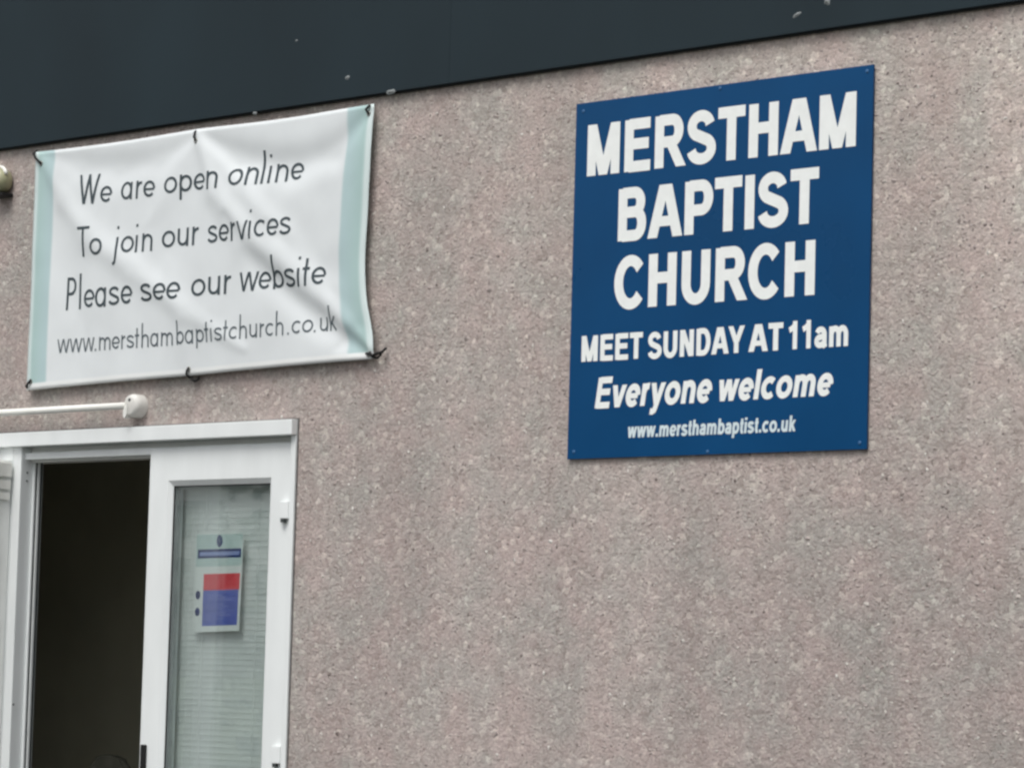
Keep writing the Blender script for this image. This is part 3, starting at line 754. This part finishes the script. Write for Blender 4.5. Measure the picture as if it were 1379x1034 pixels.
def banner_mat():
    m = bpy.data.materials.new('banner_vinyl'); m.use_nodes = True; n = m.node_tree; L = n.links; b = n.nodes['Principled BSDF']
    b.inputs['Roughness'].default_value = .42; b.inputs['Specular IOR Level'].default_value = .35
    uv = n.nodes.new('ShaderNodeUVMap'); uv.uv_map = 'UVMap'; sp = n.nodes.new('ShaderNodeSeparateXYZ'); L.new(uv.outputs[0], sp.inputs[0])
    r = n.nodes.new('ShaderNodeValToRGB'); e = r.color_ramp.elements
    wh = (.755, .79, .80, 1); te = (.42, .575, .555, 1); te2 = (.46, .60, .61, 1); ed = (.68, .78, .77, 1)
    st = [(0, ed), (.006, ed), (.014, te), (.050, te2), (.058, te2), (.064, wh), (.926, wh), (.934, te2), (.945, te2), (.982, te), (.989, ed), (1, ed)]
    while len(e) < len(st): e.new(.5)
    for el, (p, c) in zip(e, st): el.position = p; el.color = c
    L.new(sp.outputs[0], r.inputs[0])
    # plain hem along the foot
    hm = n.nodes.new('ShaderNodeMapRange'); hm.inputs[1].default_value = .030; hm.inputs[2].default_value = .022; L.new(sp.outputs[1], hm.inputs[0])
    mx = n.nodes.new('ShaderNodeMix'); mx.data_type = 'RGBA'; L.new(hm.outputs[0], mx.inputs[0]); L.new(r.outputs[0], mx.inputs[6]); mx.inputs[7].default_value = (.84, .86, .85, 1)
    no = n.nodes.new('ShaderNodeTexNoise'); no.inputs['Scale'].default_value = 5; no.inputs['Detail'].default_value = 5
    tc = n.nodes.new('ShaderNodeTexCoord'); L.new(tc.outputs['Object'], no.inputs['Vector'])
    mr = n.nodes.new('ShaderNodeMapRange'); mr.inputs[1].default_value = .3; mr.inputs[2].default_value = .7; mr.inputs[3].default_value = .96; mr.inputs[4].default_value = 1.03
    L.new(no.outputs[0], mr.inputs[0]); vm = n.nodes.new('ShaderNodeVectorMath'); vm.operation = 'SCALE'; L.new(mx.outputs[2], vm.inputs[0]); L.new(mr.outputs[0], vm.inputs['Scale'])
    L.new(vm.outputs[0], b.inputs['Base Color'])
    return m
cl = link('cloth', me, banner_mat(), BN)
sd = cl.modifiers.new('s', 'SOLIDIFY'); sd.thickness = .0008; sd.offset = -1
BANNER_PEN = (.115, .088)
def ban_line(text, l, r, H, m=M_INK, pen=BANNER_PEN, lean=0.0, shear=0.0):
    a, b = W(l[0], l[1], BY), W(r[0], r[1], BY); cap = W(l[0], l[1] - H, BY).z - a.z
    # the shear keeps the letters upright on a base line that climbs
    set_text(text, LIGHT, pen[0], pen[1], lambda s, t: (a.x + (b.x - a.x) * s + lean * cap * t, a.z + (b.z - a.z) * s + cap * t),
             lambda X, Z: b_y(X, Z) - .0012, m, BN, None, None, shear, .12)
ban_line('We', (105.5, 275.5), (151, 273), 39.5)
ban_line('are', (163, 269.5), (209.6, 266), 40)
ban_line('open', (222.3, 262.8), (296.3, 254), 40.5)
ban_line('online', (309.7, 252.2), (407, 242.3), 41.5)
ban_line('To', (105.5, 346.7), (140.7, 344), 40.5)
ban_line('join', (154.6, 343.2), (206, 338), 40.5)
ban_line('our', (218.5, 335.5), (268.3, 329.8), 41)
ban_line('services', (281, 328.8), (393.4, 316.3), 41.5)
ban_line('Please', (88.6, 418), (180, 409.8), 44)
ban_line('see', (191.5, 407.4), (245, 403.6), 42)
ban_line('our', (258.9, 401), (312.6, 395.6), 42)
ban_line('website', (324, 393), (439, 383.6), 42.5, shear=.02)
P2_ = (.10, .085)
ban_line('www.', (77.4, 475.5), (130, 472.6), 30.5, M_INK2, P2_)
ban_line('merstham', (134, 472.2), (233.5, 465.2), 30.5, M_INK2, P2_)
ban_line('baptist', (238.7, 464.6), (308, 458.3), 31, M_INK2, P2_)
ban_line('church', (310, 458), (382, 451.4), 31, M_INK2, P2_)
ban_line('.co.uk', (387.5, 451), (452.7, 444.6), 31.5, M_INK2, P2_)

# eyelets with their ties
M_EYE = mat('brass_eyelet', (.42, .42, .38), .35, .5, metal=.6, var=.1)
def eyelet(px, py):
    p = W(px, py, BY); y = b_y(p.x, p.z) - .001; bm = bmesh.new()
    n, k = 18, 6; R_, r_ = .0085, .0026; rg = []
    for i in range(n):
        a = i * 2 * math.pi / n
        rg.append([bm.verts.new((p.x + (R_ + r_ * math.cos(j * 2 * math.pi / k)) * math.cos(a), y - abs(r_ * math.sin(j * 2 * math.pi / k)) * (1 if j < k / 2 else .2), p.z + (R_ + r_ * math.cos(j * 2 * math.pi / k)) * math.sin(a))) for j in range(k)])
    for i in range(n):
        for j in range(k): bm.faces.new((rg[i][j], rg[i][(j + 1) % k], rg[(i + 1) % n][(j + 1) % k], rg[(i + 1) % n][j]))
    from_bm('eyelet', bm, M_EYE, BN, True)
def tie(pts, r=.0042):
    q = []
    for px, py, out in pts:
        p = W(px, py, BY); q.append(Vector((p.x, b_y(p.x, p.z) - out, p.z)))
    bm = bmesh.new(); fine = []
    for i in range(len(q) - 1):
        for k in range(4): fine.append(q[i].lerp(q[i + 1], k / 4))
    fine.append(q[-1]); tube(bm, fine, r, 8); from_bm('cable_tie', bm, M_BLACK, BN, True)
eyelet(55.5, 220); tie([(45, 203, -.02), (46, 207, .004), (50, 213, .010), (55, 219, .006), (55.5, 221, -.004)], .0055)
eyelet(265, 190); tie([(264, 174, -.02), (264.3, 178, .004), (264.6, 185, .010), (265.5, 190, .003)], .0045)
eyelet(496, 153); tie([(499, 140, -.02), (498, 143, .004), (494.5, 148, .010), (497, 154, .003)], .0045)
eyelet(42, 514); tie([(43, 511, .002), (41.5, 515, .009), (38, 520, .009), (35, 525, -.02)], .0052)
eyelet(254.5, 497); tie([(254.5, 495, .002), (254, 499, .009), (253, 504, .009), (254, 509, -.004)], .0045)
tie([(254, 508, -.012), (257.5, 511, -.006), (261, 512.5, -.004), (264, 508, -.018)], .0062)
eyelet(496, 477); tie([(493, 476, .003), (499, 477, .010), (504, 479, .009), (509, 476, .004), (514, 474, -.002), (515.5, 468, -.018)], .0055)
tie([(500, 474, .004), (503, 481, .006), (508, 482, -.002), (512, 476, -.008)], .0045)

# ------------------------------------------------------------------ rail over the door
ry = -.055
bc = W(175, 546, ry)
RL = thing('wall_rail', 'white tubular rail with a round cream end bracket fixed above the doorway', 'rail', (bc.x, 0, bc.z))
bm = bmesh.new(); tube(bm, [(bc.x - 2.6, ry, bc.z), (bc.x - 1.2, ry, bc.z - .001), (bc.x - .03, ry, bc.z)], .0142, 16); from_bm('tube', bm, M_RAIL, RL, True)
for xx in (bc.x, bc.x - 2.62):
    bm = bmesh.new(); lathe_y(bm, xx, bc.z, [(.047, -.0005), (.0475, -.03), (.0465, -.042), (.0425, -.052), (.034, -.058), (.012, -.0605)], 28)
    bk = from_bm('end_bracket', bm, M_BOSS, RL)
    bm = bmesh.new(); lathe_y(bm, xx + .002, bc.z + .022, [(.006, -.0580), (.006, -.062), (.003, -.0635)], 10); from_bm('screw', bm, M_SEAL, bk)
    bm = bmesh.new()
    vs = [(xx - .040, -.058, bc.z - .006), (xx - .004, -.066, bc.z + .006), (xx - .006, -.067, bc.z - .034), (xx - .020, -.067, bc.z - .050), (xx - .034, -.062, bc.z - .040)]
    fr = [bm.verts.new(v) for v in vs]; bk2 = [bm.verts.new((v[0], v[1] + .03, v[2])) for v in vs]
    bm.faces.new(fr); bm.faces.new(bk2[::-1])
    for i in range(5): bm.faces.new((fr[i], fr[(i + 1) % 5], bk2[(i + 1) % 5], bk2[i]))
    from_bm('cover_flap', bm, M_RAIL, bk)

# ------------------------------------------------------------------ lamp at the left edge
lc = W(-1, 243, -.05)
LP = thing('wall_lamp', 'small olive and cream wall lamp left of the banner under the fascia', 'wall lamp', (lc.x, 0, lc.z))
bm = bmesh.new(); lathe_y(bm, lc.x - .01, lc.z, [(.044, -.008), (.050, -.012), (.052, -.045), (.046, -.065), (.030, -.078)], 24); from_bm('lens', bm, mat('olive_diffuser', (.36, .355, .22), .35, .5, var=.15, vscale=20), LP, True)
bm = bmesh.new(); tube(bm, [(lc.x + (.056 * math.cos(rad(a))) - .01, -.045, lc.z + .058 * math.sin(rad(a))) for a in range(25, 160, 12)], .008, 10); from_bm('hood', bm, M_RAIL, LP, True)
bm = bmesh.new(); box(bm, lc.x - .06, lc.x + .036, -.06, -.0008, lc.z - .068, lc.z - .053, .004); from_bm('bracket', bm, M_BLACK, LP)

# ------------------------------------------------------------------ notice behind the glass
NY = GY2 + .0045
q = [W(263.5, 718, NY), W(328, 716, NY), W(321.5, 849, NY), W(259, 851, NY)]
NT = thing('notice', 'paper notice with a red and blue block taped inside the door glass', 'notice', (q[3].x, NY, q[3].z))
M_PAPER = mat('white_paper', (.84, .87, .85), .7, .2, var=.03, vscale=12)
M_RED = mat('red_print', lin((228, 72, 84)), .6, .2, var=.08, vscale=30)
M_BLUE = mat('blue_print', lin((92, 108, 190)), .6, .2, var=.12, vscale=18)
M_NAVY = mat('navy_print', lin((38, 54, 118)), .6, .2, var=.1, vscale=30)
M_PALE = mat('pale_panel_print', (.60, .72, .70), .7, .2, var=.05, vscale=20)
def bil(s, t):
    a = q[3].lerp(q[2], s); b = q[0].lerp(q[1], s); return a.lerp(b, t)
def patch(name, pts, m, lift, thick=0.0):
    bm = bmesh.new()
    if thick:
        f = [bm.verts.new(bil(s, t) + Vector((0, -lift, 0))) for s, t in pts]; g_ = [bm.verts.new(v.co + Vector((0, thick, 0))) for v in f]
        bm.faces.new(f); bm.faces.new(g_[::-1]); n = len(f)
        for i in range(n): bm.faces.new((f[i], f[(i + 1) % n], g_[(i + 1) % n], g_[i]))
    else:
        bm.faces.new([bm.verts.new(bil(s, t) + Vector((0, -lift, 0))) for s, t in pts])
    return from_bm(name, bm, m, NT)
NYs = 0.0
patch('sheet', [(0, 0), (1, 0), (1, 1), (0, 1)], M_PAPER, -.0012, .0003)
PG = -.0009
patch('print_block', [(.10, .66), (.985, .66), (.985, .985), (.02, .985), (.02, .66)], M_PALE, PG - .0001)
def R4(a, b, c, d): return [(a, c), (b, c), (b, d), (a, d)]
patch('print_block', R4(.06, .965, .795, .755 + .08), M_NAVY, PG + .0001)
patch('print_block', R4(.06, .965, .745, .795), M_NAVY, PG + .0002)
patch('print_block', R4(.10, .93, .768, .808), mat('pale_blue_print', lin((150, 165, 215)), .6), PG + .0003)
patch('logo', [(.50, .985), (.56, .95), (.575, .90), (.54, .865), (.50, .85), (.46, .88), (.445, .92), (.46, .96)], M_NAVY, PG + .0001)
patch('logo', [(.51, .955), (.53, .92), (.51, .885), (.49, .92)], mat('grey_blue_print', lin((105, 125, 150)), .6), PG + .0002)
patch('print_block', R4(.20, .965, .42, .585), M_RED, PG + .0001)
patch('print_block', R4(.20, .95, .06, .42), M_BLUE, PG + .0001)
for i, yy in enumerate((.37, .345, .32, .28, .255, .23, .19, .165, .13)):
    patch('text_line', R4(.26, .60 + .25 * ((i * 7) % 5) / 5, yy - .006, yy + .004), mat('light_print', lin((118, 132, 202)), .6) if i == 0 else bpy.data.materials['light_print'], PG + .0002)
for cy in (.375, .205):
    patch('logo', [(.09 + .055 * math.cos(k * .785), cy + .045 * math.sin(k * .785)) for k in range(8)], M_NAVY, PG + .0001)
print('objects', len(bpy.data.objects))
